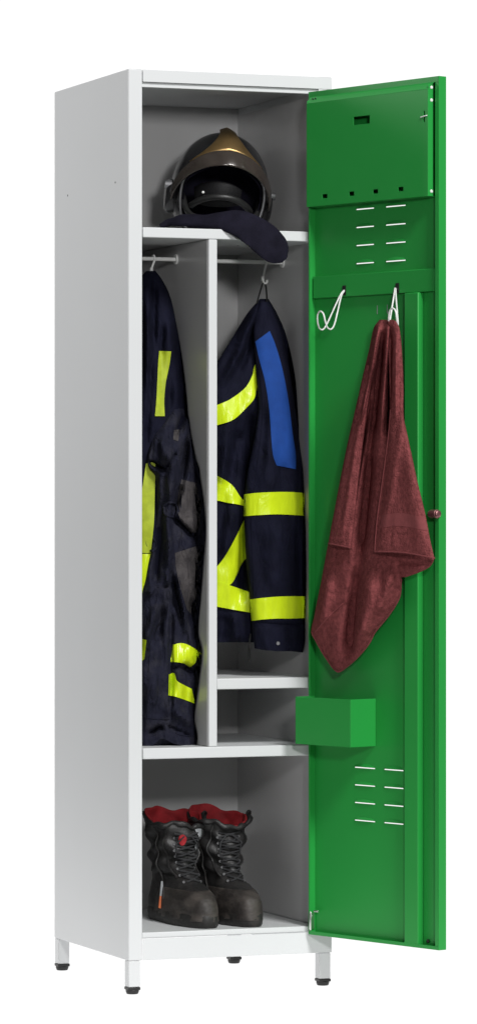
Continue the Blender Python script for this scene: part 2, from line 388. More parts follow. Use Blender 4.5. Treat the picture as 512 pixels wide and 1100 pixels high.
# ------------------------------------------------------------------ cloth machinery
class Cloth:
    """a closed, thick hanging cloth form: rows of (py, left, right, height, thickness) at a base plane"""
    def __init__(s, base, rows, folds=(), xr=None, pw=2.4, nz=(.004, 18.), seed=0., back=.6, gain=1.6):
        s.gain = gain
        s.base, s.rows, s.folds, s.xr, s.pw, s.nz, s.seed, s.back = base, rows, folds, xr, pw, nz, seed, back
        s.tab = cat([tuple(r) for r in rows], 240)
    def row(s, py):
        T = s.tab
        if py <= T[0][0]: return T[0]
        if py >= T[-1][0]: return T[-1]
        lo, hi = 0, len(T)-1
        while hi-lo > 1:
            m = (lo+hi)//2
            if T[m][0] <= py: lo = m
            else: hi = m
        f = (py-T[lo][0])/max(1e-9, T[hi][0]-T[lo][0])
        return tuple(a+(b-a)*f for a, b in zip(T[lo], T[hi]))
    def fold(s, px, py):
        h = 0
        for (x0, y0, x1, y1, w, a) in s.folds:
            dx, dy = x1-x0, y1-y0; L2 = dx*dx+dy*dy
            u = ((px-x0)*dx+(py-y0)*dy)/L2; uc = max(0, min(1, u))
            d = math.hypot(px-(x0+dx*uc), py-(y0+dy*uc))
            e = min(1, 4*uc+.25)*min(1, 4*(1-uc)+.25)
            h += s.gain*a*math.exp(-(d/w)**2)*e
        return h
    def h(s, px, py, front=True):
        r = s.row(py); c = (r[1]+r[2])/2; hw = max(.5, (r[2]-r[1])/2)
        u = max(-1, min(1, (px-c)/hw)); g = max(0, 1-abs(u)**s.pw)**.5
        if not front: return r[3]-r[4]*s.back*g
        v = noise.noise(Vector((px/s.nz[1], py/(s.nz[1]*2.2), s.seed)))*s.nz[0] + noise.noise(Vector((px/s.nz[1]*2.7, py/(s.nz[1]*3), s.seed+5)))*s.nz[0]*.4
        return r[3]+r[4]*g+(v+s.fold(px, py))*min(1, g*1.6)
    def pt(s, px, py, h):
        if s.base == 'door': return at_plane(px, py, HP-_n*h, _n)
        p = at_y(px, py, s.base-h)
        if s.xr:
            if p.x > s.xr[1]: p = at_x(px, py, s.xr[1])
            elif p.x < s.xr[0]: p = at_x(px, py, s.xr[0])
        return p
    def build(s, name, m, parent, nu=56, nv=110, skew=None):
        bm = bmesh.new(); rings = []
        y0, y1 = s.rows[0][0], s.rows[-1][0]
        for j in range(nv+1):
            py = y0+(y1-y0)*j/nv; r = s.row(py); ring = []
            for i in range(nu+1):
                u = -math.cos(PI*i/nu); px = (r[1]+r[2])/2+(r[2]-r[1])/2*u
                q = py + (skew(u) * max(0, (j/nv-.75)*4) if skew else 0)
                ring.append(bm.verts.new(s.pt(px, q, s.h(px, py))))
            for i in range(nu-1, 0, -1):
                u = -math.cos(PI*i/nu); px = (r[1]+r[2])/2+(r[2]-r[1])/2*u
                q = py + (skew(u) * max(0, (j/nv-.75)*4) if skew else 0)
                ring.append(bm.verts.new(s.pt(px, q, s.h(px, py, False)-.001)))
            rings.append(ring)
        n = len(rings[0])
        for A, B in zip(rings, rings[1:]):
            for k in range(n): bm.faces.new((A[k], A[(k+1) % n], B[(k+1) % n], B[k]))
        bm.faces.new(rings[0]); bm.faces.new(rings[-1][::-1])
        return link(name, bm, M[m], parent)
    def band(s, name, m, parent, top, bot, na=40, nb=12, off=.0022, skirt=.005):
        A, B = cat(top, na), cat(bot, na); bm = bmesh.new(); g = []
        for a, b in zip(A, B):
            col = []
            for k in range(nb+1):
                f = k/nb; px, py = a[0]+(b[0]-a[0])*f, a[1]+(b[1]-a[1])*f
                col.append(bm.verts.new(s.pt(px, py, s.h(px, py)+off)))
            g.append(col)
        for P, Q in zip(g, g[1:]):
            for k in range(nb): bm.faces.new((P[k], P[k+1], Q[k+1], Q[k]))
        # skirt so the tape has an edge
        bnd = [g[i][0] for i in range(na)]+[g[-1][k] for k in range(1, nb+1)]+[g[i][nb] for i in range(na-2, -1, -1)]+[g[0][k] for k in range(nb-1, 0, -1)]
        dn = (_n if s.base == 'door' else Vector((.2, .95, 0)))*skirt
        low = [bm.verts.new(v.co+dn) for v in bnd]
        for i in range(len(bnd)):
            j = (i+1) % len(bnd); bm.faces.new((bnd[i], bnd[j], low[j], low[i]))
        return link(name, bm, M[m], parent)
    def line(s, pts, off, n=40):
        return [s.pt(a[0], a[1], s.h(a[0], a[1])+off) for a in cat(pts, n)]

# ------------------------------------------------------------------ jacket in the right compartment
XRR = (XD1+.002, W-t-.0045)
JK = root('jacket', 'dark navy jacket with blue shoulder panel and yellow bands hanging in the right compartment', 'jacket', (.30, .16, .75))
body = Cloth(.175, [(321, 279, 288, .0, .012), (336, 266, 297, .0, .03), (360, 251, 307, .005, .04), (400, 228, 316, .012, .045), (432, 222, 319, .015, .05),
     (480, 220, 321, .02, .05), (540, 220, 318, .02, .05), (600, 220, 312, .02, .05), (660, 220, 306, .02, .045), (682, 221, 303, .02, .04), (690, 222, 300, .02, .03)],
     folds=[(278, 330, 240, 410, 5, .012), (283, 330, 256, 400, 4, -.012), (272, 350, 238, 400, 4, -.006), (258, 460, 246, 520, 7, -.012), (270, 440, 262, 520, 5, -.016),
            (245, 470, 238, 520, 6, .01), (250, 545, 240, 600, 6, .010), (265, 560, 258, 640, 6, -.016), (240, 660, 238, 690, 6, -.008), (252, 660, 254, 690, 5, .008),
            (305, 360, 316, 440, 5, -.010)], xr=XRR, nz=(.006, 16), seed=1.2, gain=2.0)
body.build('jacket_body', 'navy', JK)
slv = Cloth(.105, [(324, 279, 288, -.045, .010), (340, 274, 296, -.035, .018), (360, 272, 303, -.02, .024), (400, 275, 311, 0, .026), (440, 277, 317, .010, .028), (480, 271, 322, .015, .030),
     (505, 266, 325, .018, .031), (528, 263, 326, .015, .042), (553, 262, 327, .015, .042), (600, 264, 328, .015, .043), (640, 268, 328, .015, .042), (667, 270, 327, .015, .041), (685, 271, 327, .015, .040), (698, 273, 325, .015, .036)],
     folds=[(286, 470, 290, 530, 9, .006), (300, 560, 296, 640, 10, .006), (318, 560, 322, 640, 8, -.007), (276, 570, 280, 630, 7, -.004), (300, 500, 316, 520, 6, -.004),
            (272, 672, 326, 670, 2.0, -.003), (284, 440, 282, 500, 5, -.006), (310, 672, 313, 695, 5, -.004)], xr=XRR, nz=(.0035, 20), seed=3.4, pw=2.0, gain=2.0)
slv.build('sleeve', 'navy', JK, skew=lambda u: 3.*u)
slv.band('cuff', 'navy', JK, [(271, 674), (285, 672.5), (300, 672), (327, 671.5)], [(273.5, 696.5), (285, 698.5), (300, 699.5), (325, 699.5)], na=50, nb=14, off=.0022)
bm = bmesh.new(); tube(bm, slv.line([(285, 345), (278, 380), (282, 440), (276, 500), (270, 560), (273, 640), (275, 668)], .0004, 80), .0010, 6)
link('seam', bm, M['navy'], JK)
slv.band('shoulder_panel', 'blue', JK, [(274, 367), (278, 385), (284.5, 410), (289, 440), (291.5, 475), (293.5, 491), (297, 500)], [(289.5, 355.5), (295.5, 370), (303, 396), (309.5, 430), (314, 465), (317.5, 490), (317.5, 504)], nb=14, off=.0015)
body.band('reflective_stripe', 'yellow', JK, [(226, 437), (236, 434), (248.6, 428), (263.7, 416), (271, 403), (273, 393.5), (278, 387)], [(226, 458), (236, 456), (251, 450.5), (264, 438.6), (273, 428), (276, 416), (284, 405)], off=.004)
body.band('reflective_stripe', 'yellow', JK, [(226, 508), (235, 512), (249, 521), (260, 536), (268, 541)], [(226, 537), (235, 538), (244, 540), (256, 542), (268, 545)], off=.004)
body.band('reflective_stripe', 'yellow', JK, [(268, 545), (260, 563), (250, 583), (240, 600), (226, 617)], [(272, 596), (262, 602), (254, 618), (247, 628), (226, 634)], off=.004)
body.band('reflective_stripe', 'yellow', JK, [(226, 623), (235, 625), (246, 628.5), (262, 634), (276, 639)], [(226, 650), (235, 652), (251, 655), (268, 658), (276, 660)], off=.0055)
st1 = slv.band('reflective_stripe', 'yellow', JK, [(262.5, 531), (275, 529.5), (295, 528.5), (312, 528.5), (326.5, 529.5)], [(261.8, 554.5), (275, 553.5), (295, 552.5), (312, 553), (327, 554)], off=.0020)
slv.band('reflective_stripe', 'yellow', JK, [(268.2, 644), (280, 642.5), (297, 641), (312, 640.5), (328, 640.5)], [(270.3, 667), (282, 665.5), (297, 664.5), (312, 664.5), (327.5, 664)], off=.0020)
bm = bmesh.new()
p = slv.pt(298, 691, slv.h(298, 691)-.001); cyl(bm, p, p+Vector((-.001, -.005, 0)), .0046, .0036, 14)
link('snap_stud', bm, M['rim'], JK)
bm = bmesh.new()
tube(bm, body.line([(269, 681), (268, 690), (268, 697)], .012, 10), .0018, 6)
tube(bm, [body.pt(x, y, .05) for x, y in ((268, 690), (267.5, 700), (267.5, 710))], .0022, 6)
link('draw_cord', bm, M['black'], JK)
# hanging loop
HKY = .1925
bm = bmesh.new()
lp = [at_y(x, y, Y) for x, y, Y in ((275.5, 326, .150), (279, 314, .172), (282, 304.5, .186), (283.5, 303.6, .188), (284.8, 305, .187), (286, 314, .172), (286.5, 326, .150))]
tube(bm, [Vector(q) for q in cat([tuple(q) for q in lp], 30)], .0019, 6)
link('hanging_loop', bm, M['black'], JK)

def hanger(label, pts, parent=None):
    p0 = at_y(*pts[0], HKY)
    o = root('hanger_hook', label, 'hook', p0, 'metal hooks on the clothes rails')
    return o
def hook_wire(label, x, y_rail, xe, ye, tail):
    top = at_y(x, y_rail, HKY)
    o = root('hanger_hook', label, 'hook', (top.x, HKY, top.z), 'metal hooks on the clothes rails')
    pts = []
    for a in range(-30, 211, 20):          # around the rail, in a plane across it
        r = math.radians(a); pts.append(Vector((top.x, HKY+.0064*math.cos(r), top.z+.0064*math.sin(r))))
    pts = pts[::1]
    e = at_y(xe, ye, HKY-.006)
    pts.append(Vector((top.x+(e.x-top.x)*.25, HKY-.0075, top.z-.008)))
    pts.append(Vector((top.x+(e.x-top.x)*.6, HKY-.0065, (top.z*.45+e.z*.55))))
    pts.append(e)
    for dx, dz in tail: pts.append(e+Vector((dx, 0, dz)))
    bm = bmesh.new(); tube(bm, [Vector(q) for q in cat([tuple(q) for q in pts], 60)], .0024, 8)
    w = link('hook_wire', bm, M['white'], o)
    bm = bmesh.new(); tube(bm, [e+Vector((0, 0, .007)), e+Vector((0, 0, .0065)), e+Vector((0, 0, -.003)), e+Vector((0, 0, -.004))], [.001, .0036, .0036, .001], 10)
    link('swivel', bm, M['white'], o)
hook_wire('white metal hook holding up the jacket by its loop', 285, 281, 282, 300, [(.002, -.006), (.0055, -.009), (.009, -.006), (.0095, -.001)])
hook_wire('white metal hook holding up the dark trousers', 165, 277.7, 162.7, 291, [(-.001, -.008), (.003, -.013), (.008, -.011)])

# ------------------------------------------------------------------ trousers in the left compartment
XRL = (t+.004, XD0-.0035)
TR = root('trousers', 'worn dark navy trousers with grey knees and yellow leg bands hanging in the left compartment', 'trousers', (.10, .13, .55))
up = Cloth(.185, [(291, 157, 167, 0, .008), (300, 150, 174, 0, .02), (316, 146, 182, .0, .028), (335, 144, 187, .005, .032), (380, 143, 195, .01, .034), (420, 143, 200, .02, .036),
     (460, 143, 203, .03, .038), (500, 143, 206, .04, .04), (560, 143, 206, .045, .04), (620, 143, 200, .05, .04), (660, 143, 190, .05, .03)],
     folds=[(166, 300, 165, 376, 3.5, -.012), (158, 310, 160, 470, 3.5, .008), (152, 330, 152, 420, 3, -.010), (178, 330, 190, 440, 6, .008), (176, 350, 172, 380, 3, -.006), (186, 380, 182, 440, 4, -.007), (163, 380, 158, 480, 3, -.01)],
     xr=XRL, nz=(.006, 14), seed=8.1)
up.build('waist', 'navy', TR)
up.band('side_stripe', 'dullyellow', TR, [(171.0, 377), (170, 390), (169, 410), (168, 430), (166.5, 447)], [(184, 377.5), (182, 392), (178, 412), (176.5, 430), (177, 447)], nb=8, off=.003)
up.band('side_stripe', 'dullyellow', TR, [(157, 498), (152, 530), (146, 560), (145, 594)], [(167, 494), (166.5, 520), (165.5, 560), (162, 594)], nb=8, off=.004)  # upper part painted as shaded, the brighter piece below as lit
up.band('side_stripe', 'yellow', TR, [(145, 595), (145, 620), (145, 655)], [(162, 595), (158, 620), (150, 655)], nb=8, off=.006)
leg = Cloth(.125, [(438, 187, 200, -.02, .010), (450, 179, 203, -.008, .020), (464, 169, 205, .005, .028), (480, 161, 208, .012, .034), (494, 158.5, 211, .018, .036), (503, 160.5, 214, .02, .036), (512, 167, 215, .02, .038), (540, 168, 219, .02, .04), (570, 166, 221, .02, .042),
     (600, 160, 219, .02, .042), (640, 152, 216, .02, .042), (680, 146, 213, .025, .040), (700, 146, 217, .03, .038), (730, 146, 214, .03, .038), (752, 146, 211, .025, .038), (770, 146, 209, .025, .036), (788, 147, 212, .025, .036), (800, 152, 211, .025, .032)],
     folds=[(160, 496, 178, 506, 2.5, -.016), (178, 505, 190, 486, 2.5, -.012), (198, 446, 188, 468, 3, -.012), (172, 470, 182, 500, 5, .010), (202, 470, 195, 520, 3, -.018), (195, 520, 187, 550, 3, -.016), (185, 480, 181, 540, 6, .010), (186, 556, 208, 578, 3, -.016), (208, 578, 217, 570, 3, -.012), (180, 545, 182, 640, 4, .012), (172, 560, 166, 640, 4, -.012),
            (182, 610, 196, 670, 3.5, -.014), (190, 620, 204, 690, 4, .012), (160, 640, 170, 625, 4, .008), (176, 632, 190, 628, 4, -.010), (168, 650, 156, 690, 4, .010), (176, 650, 168, 690, 4, -.010),
            (184, 640, 184, 780, 2.5, -.008), (196, 716, 208, 722, 4, -.014), (186, 718, 196, 716, 3, -.008), (165, 690, 162, 770, 8, .008), (186, 765, 208, 775, 5, .007), (178, 782, 208, 790, 3, -.006),
            (206, 640, 200, 690, 4, -.012), (160, 788, 176, 788, 3, -.012)],
     xr=XRL, nz=(.013, 11), seed=4.7, gain=2.2)
leg.build('leg', 'worn', TR, nu=64, nv=150, skew=lambda u: 5*(abs(u)-.35)-3*math.exp(-((u+.25)/.25)**2)*2)
leg.band('knee_patch', 'patch', TR, [(195, 515), (190, 540), (193, 556), (204, 572)], [(211, 519), (214, 535), (216, 553), (213, 572)], nb=10, off=.0012, skirt=.003)
leg.band('knee_patch', 'patch', TR, [(188, 594), (189, 610), (194, 632), (201, 655)], [(213, 586), (215, 605), (213, 632), (208, 662)], nb=10, off=.0012, skirt=.003)
leg.band('reflective_stripe', 'yellow', TR, [(185.5, 693), (192, 691), (199, 691.5), (208, 696), (216.5, 702.5)], [(183, 711), (191, 711.5), (198, 713), (204, 716.5), (209, 713)], off=.0025, nb=10)
leg.band('reflective_stripe', 'yellow', TR, [(181.5, 724.5), (187, 723), (190, 731), (197, 735.5), (206, 740)], [(181, 747), (187, 748), (195, 750.5), (202, 753), (209.5, 756)], off=.0025, nb=10)
leg.band('reflective_stripe', 'yellow', TR, [(146, 686), (151, 686), (157.5, 687.5)], [(146, 712), (151, 711), (155, 708)], off=.003, nb=8, na=14)
# small label, strap loops, cuffs
leg.band('label_tab', 'patch', TR, [(187, 462), (186, 472)], [(193, 461), (191.5, 474)], na=6, nb=4, off=.0015)
for (a, b) in ((((176, 544), (181, 540), (188, 541), (191, 548), (187, 555), (178, 553), (176, 544))), (168, 560)), ((((156, 575), (161, 574), (166, 580), (168, 588), (163, 592), (157, 585), (156, 575))), (160, 580)):
    bm = bmesh.new(); pts = []
    tube(bm, leg.line(list(a), .003, 26), .0024, 7)
    link('strap_loop', bm, M['worn'], TR)
bm = bmesh.new(); tube(bm, leg.line([(184, 652), (183, 700), (182.5, 745), (183, 784)], .0006, 60), .0011, 6)
tube(bm, leg.line([(154, 770), (165, 772), (182, 772)], .0008, 40), .0009, 6)
tube(bm, leg.line([(186, 787), (196, 790), (209, 790)], .0008, 40), .0009, 6)
link('seam', bm, M['worn'], TR)
bm = bmesh.new(); p = leg.pt(167, 787, leg.h(167, 787)+.001)
box(bm, p.x-.003, p.x+.003, p.y-.003, p.y+.003, p.z-.002, p.z+.002); link('zip_slider', bm, M['gold'], TR, bevel=.0008)

# ------------------------------------------------------------------ towel on the right-hand door hook
TW = root('towel', 'maroon terry towel hanging in folds from the right-hand door hook', 'towel', dr(Vector((.25, -.03, 1.0))))
main = Cloth('door', [(343.5, 407, 423, .046, .008), (352, 401, 428, .040, .016), (375, 396, 431, .034, .020), (400, 390, 432, .030, .021), (440, 381, 433, .026, .022), (480, 372, 434, .024, .022),
     (520, 364, 433, .022, .022), (560, 356.5, 432, .022, .022), (600, 349, 431, .022, .022), (622, 345, 431, .022, .022), (642, 341, 429, .022, .021), (660, 337.5, 418, .02, .020), (680, 334, 402, .018, .018), (692, 341, 396, .017, .014), (706, 350, 384, .016, .011), (718, 358, 370, .016, .007), (722, 361, 365, .016, .004)],
     folds=[(406, 350, 388, 460, 3.5, .010), (402, 400, 372, 560, 3.2, -.012), (411, 360, 398, 480, 3.5, -.018), (398, 480, 386, 600, 5, -.020), (416, 352, 408, 470, 3, .010), (386, 600, 373, 700, 6, -.014),
            (420, 355, 416, 470, 2.4, -.012), (380, 470, 362, 570, 6, .008), (392, 420, 372, 580, 2.4, .006), (352, 660, 372, 645, 4, -.002), (378, 640, 376, 700, 4, -.008), (400, 620, 385, 690, 9, .010), (420, 615, 404, 660, 6, .006), (352, 620, 345, 670, 6, .005)],
     nz=(.004, 14), seed=6.3, pw=3.2, back=.5, gain=2.3)
main.build('towel_fall', 'towel', TW, nu=90, nv=190)
flapR = Cloth('door', [(345, 415, 425, .056, .004), (352, 417, 428.5, .056, .008), (380, 417, 431.5, .054, .010), (420, 418, 433, .052, .010), (447, 418, 433, .052, .010), (462, 417, 436, .052, .010), (490, 413, 442, .053, .010), (520, 409.5, 448.5, .053, .010), (550, 405.5, 456, .053, .010), (575, 402.6, 461, .053, .010), (590, 401.5, 464.5, .053, .010), (596, 401.5, 466, .053, .009)],
     folds=[(419, 352, 417, 440, 2.6, -.010), (425, 360, 424, 450, 2.6, .006), (432, 450, 414, 560, 4, .003), (416, 470, 404, 590, 4, -.003), (436, 480, 452, 590, 7, .004)], nz=(.0025, 16), seed=9.3, pw=5, back=.4)
flapR.build('towel_fold', 'towel', TW, nu=60, nv=130, skew=lambda u: 3.5*u-3.0*math.cos(u*PI/2)*.8)
under = Cloth('door', [(588, 404, 462, .030, .006), (600, 404, 465.5, .030, .008), (608, 406, 462, .028, .008), (614, 410, 452, .026, .007), (620, 416, 436, .024, .005)], folds=[(410, 604, 460, 606, 3, -.004)], nz=(.002, 12), seed=1.3, pw=3)
under.build('towel_fold', 'towel', TW, nu=40, nv=30)
flapL = Cloth('door', [(392, 392.5, 401, .050, .006), (440, 381.5, 394, .050, .008), (480, 372.5, 389, .050, .009), (520, 364.3, 384, .050, .010), (550, 358.5, 381, .050, .010), (575, 354, 378, .050, .010), (586, 352.5, 377, .050, .009)],
     folds=[(388, 440, 366, 580, 3, .003)], nz=(.002, 14), seed=7.7, pw=4, back=.6)
flapL.build('towel_fold', 'towel', TW, nu=36, nv=90, skew=lambda u: 2.5*u)
low = Cloth('door', [(648, 366, 368, .034, .003), (656, 353, 368, .033, .004), (668, 342, 369, .031, .005), (678, 337, 369, .030, .005), (684, 336, 367, .029, .004)], folds=[], nz=(.002, 14), seed=2.7, pw=4, back=.5)
# hems
bm = bmesh.new()
tube(bm, main.line([(334.5, 679), (341, 692), (350, 707), (362, 721.5), (371, 717), (384, 705.5), (396, 691), (402, 679.5), (418, 659.5), (428.5, 641.5), (430.5, 622)], .0005, 90), .0018, 6)
tube(bm, main.line([(338, 679), (352, 663), (368, 648)], .0015, 30), .0016, 6)
link('hem', bm, M['hem'], TW)
bm = bmesh.new()
def sk(u): return 3.5*u-3.0*math.cos(u*PI/2)*.8
ed = []
for i in range(50):
    u = -1+2*i/49; px = 433.75+32.25*u
    ed.append(flapR.pt(px, 596+sk(u), flapR.h(px, 596)-.001))
tube(bm, ed, .0019, 6)
tube(bm, flapR.line([(419, 440), (417, 465), (410.5, 515), (405, 555), (402.6, 582), (402.2, 593)], .0006, 60), .0013, 6)
ed = [flapL.pt(352.5+24.5*i/24, 586+2.5*(-1+2*i/24), flapL.h(352.5+24.5*i/24, 586)-.001) for i in range(25)]
tube(bm, ed, .0017, 6)
link('hem', bm, M['hem'], TW)
flapR.band('woven_border', 'hem', TW, [(410, 553), (430, 551), (455, 556)], [(407, 567), (430, 565), (458, 570)], na=40, nb=8, off=.0004, skirt=.002)

# ------------------------------------------------------------------ helmet on the top shelf
HC = at_y(235.5, 198, .20); HC.z = 1.5493+.092
HL = root('helmet', 'black firefighter helmet with gold crest and navy neck cloth on the top shelf', 'helmet', (HC.x, HC.y, 1.5493))
HM = Matrix.Translation(HC) @ Matrix.Rotation(math.radians(-14), 4, 'Z') @ Matrix.Rotation(math.radians(6), 4, 'Y') @ Matrix.Rotation(math.radians(-8), 4, 'X')
AX, AY, AZ = .102, .130, .124
def hp(phi, el, k=1.0, dk=0):
    """phi from the front (-y) towards +x, el up; degrees"""
    p, e = math.radians(phi), math.radians(el)
    v = Vector((AX*math.sin(p)*math.cos(e), -AY*math.cos(p)*math.cos(e), AZ*math.sin(e)))
    return HM @ (v*k)
def brow(phi):
    a = abs(phi)
    if a < 52: return 16 - 13*(a/52)**2
    if a < 80: f = (a-52)/28; f = f*f*(3-2*f); return 3 + (-62-3)*f
    return -62+30*min(1, (a-80)/70)
bm = bmesh.new(); NP, NE = 144, 36
gr = []
for i in range(NP):
    ph = -180+360*i/NP; lo = brow(ph); col = []
    for j in range(NE+1): col.append(bm.verts.new(hp(ph, 89.5+(lo-89.5)*j/NE)))
    gr.append(col)
for i in range(NP):
    A, B = gr[i], gr[(i+1) % NP]
    for j in range(NE): bm.faces.new((A[j], B[j], B[j+1], A[j+1]))
bm.faces.new([gr[i][0] for i in range(NP)])
o = link('helmet_shell', bm, M['shell'], HL)
sm = o.modifiers.new('solid', 'SOLIDIFY'); sm.thickness = .005; sm.offset = -1
# rim along the opening
bm = bmesh.new(); tube(bm, [hp(-180+360*i/NP, brow(-180+360*i/NP), 1.0) for i in range(NP)], .0026, 8, closed=True)
link('edge_trim', bm, M['rim'], HL)
# padded liner: inner bowl
bm = bmesh.new(); gr = []
for i in range(72):
    ph = -180+360*i/72; lo = brow(ph)-2; gr.append([bm.verts.new(hp(ph, 89+(lo-89)*j/20, .92)) for j in range(21)])
for i in range(72):
    A, B = gr[i], gr[(i+1) % 72]
    for j in range(20): bm.faces.new((A[j], B[j], B[j+1], A[j+1]))
link('liner', bm, M['liner'], HL)
# inner retracted face guard across the opening: a dark curved strip with a stitched edge
def strip(k, ph0, ph1, f0, f1, n=60, m=10):
    bm = bmesh.new(); g = []
    for i in range(n+1):
        ph = ph0+(ph1-ph0)*i/n
        g.append([bm.verts.new(hp(ph, f0(ph)+(f1(ph)-f0(ph))*j/m, k)) for j in range(m+1)])
    for A, B in zip(g, g[1:]):
        for j in range(m): bm.faces.new((A[j], B[j], B[j+1], A[j+1]))
    return bm
def solidify(o, th, off=1): s = o.modifiers.new('solid', 'SOLIDIFY'); s.thickness = th; s.offset = off; return o
# raised smoked visor band round the brow
solidify(link('visor', strip(1.05, -78, 78, lambda p: brow(p*.66)-5-14*(abs(p)/78)**2, lambda p: brow(p*.66)+11-22*(abs(p)/78)**2), M['visor'], HL), .003)
# gold crest plate: wide foot over the visor narrowing to a ridge at the crown
bm = bmesh.new(); g = []
for j in range(25):
    f = j/24; el = 28+f*56
    xw = .050*(1-f)**5+.012+.012*(1-f)**1.5                     # half width in metres
    col = []
    for i in range(21):
        u = -1+2*i/20
        e_ = el-11*(1-f)**3*abs(u)**1.5
        x = xw*u; rr_ = AX*math.cos(math.radians(e_))
        ph = math.degrees(math.asin(max(-.99, min(.99, x/max(rr_, 1e-4)))))
        col.append(bm.verts.new(hp(ph, e_, 1.05+.045*(1-abs(u))**.8*(.35+.65*f))))
    g.append(col)
for A, B in zip(g, g[1:]):
    for i in range(20): bm.faces.new((A[i], A[i+1], B[i+1], B[i]))
solidify(link('crest_plate', bm, M['gold'], HL), .006, -1)
# ear housings on both sides
for sg in (-1, 1):
    bm = bmesh.new()
    c = HM @ Vector((sg*AX*.98, .012, -.016)); ax = (HM.to_3x3() @ Vector((sg, 0, 0))).normalized()
    tube(bm, [c-ax*.006, c+ax*.004, c+ax*.010, c+ax*.0125], [.037, .036, .031, .02], 28)
    e = link('ear_cup', bm, M['shell'], HL)
    bm = bmesh.new(); c2 = c+(HM.to_3x3() @ Vector((sg*.006, -.022, .018))); tube(bm, [c2-ax*.004, c2+ax*.010], [.010, .008], 16)
    link('visor_pivot', bm, M['rim'], HL)
# inner head band, chin guard pieces and stitching seen inside the opening
bm = strip(.66, -52, 30, lambda p: 1-.004*(p+12)**2, lambda p: -34+.004*(p+12)**2, 40, 10)
solidify(link('head_band', bm, M['pad'], HL), .008)
for i in range(11):
    bm = bmesh.new(); c = hp(-47+i*4.4, -2-.004*(-35+i*4.4)**2, .70); 
    q = hp(-47+i*4.4+2.0, -2-.004*(-33+i*4.4)**2, .70); tube(bm, [c, q], .0011, 6)
    link('stitch', bm, M['reflect'], HL)
for k_, el in ((.80, -27),):
    bm = bmesh.new(); tube(bm, [hp(-58+116*i/30, el+8*math.cos(math.radians((-58+116*i/30)*1.6)), k_) for i in range(31)], .007, 10)
    link('face_guard', bm, M['black'], HL)
bm = bmesh.new(); c = HM @ Vector((-.042, -.076, -.022)); bmesh.ops.create_icosphere(bm, subdivisions=2, radius=.0030, matrix=Matrix.Translation(c)); link('highlight_dot', bm, M['white'], HL)  # white bead standing in for a highlight on the padding
# chin strap hanging inside
bm = bmesh.new(); tube(bm, [HM @ Vector(q) for q in cat([(-.08, -.03, -.02), (-.065, -.075, -.070), (-.02, -.098, -.083), (.03, -.094, -.080), (.072, -.055, -.055), (.085, -.01, -.01)], 40)], .006, 8)
link('chin_strap', bm, M['black'], HL)
# navy neck cloth: lies on the shelf under the helmet and hangs over the shelf edge as a tongue
bm = bmesh.new()
cen = [(172, 243, .115, .006, .006), (181, 239, .11, .010, .013), (195, 236.5, .09, .016, .022), (215, 237, .065, .018, .023), (233, 236.5, .030, .018, .024), (247, 237.5, .006, .018, .026), (259, 241, -.006, .016, .029),
       (272, 248, -.015, .013, .032), (283, 256, -.020, .012, .034), (291, 263.5, -.022, .011, .033), (297, 269.5, -.021, .010, .030), (302, 275, -.020, .008, .022), (305.5, 279, -.019, .005, .009)]
cs = cat(cen, 60); rings = []
P3 = [at_y(c[0], c[1], c[2]) for c in cs]
for i, c in enumerate(cs):
    tg = (P3[min(i+1, 59)]-P3[max(i-1, 0)]).normalized()
    out = Vector((-.25, -.95, .15)).normalized()
    if i < 18: out = Vector((-.1, -.5, .85)).normalized()
    elif i < 34: f = (i-18)/16; out = (Vector((-.1, -.5, .85))*(1-f)+Vector((-.25, -.95, .15))*f).normalized()
    a = tg.cross(out).normalized(); out = a.cross(tg).normalized()
    ring = []
    for k in range(20):
        q = 2*PI*k/20
        w = c[4]*math.copysign(abs(math.cos(q))**.8, math.cos(q)); h = c[3]*.5*math.sin(q)
        fl = .003*noise.noise(Vector((i*.16, k*.5, 3)))
        ring.append(bm.verts.new(P3[i]+a*w+out*(h+fl)))
    rings.append(ring)
for A, B in zip(rings, rings[1:]):
    for k in range(20): bm.faces.new((A[k], A[(k+1) % 20], B[(k+1) % 20], B[k]))
bm.faces.new(rings[0]); bm.faces.new(rings[-1][::-1])
link('neck_cloth', bm, M['cloth'], HL)

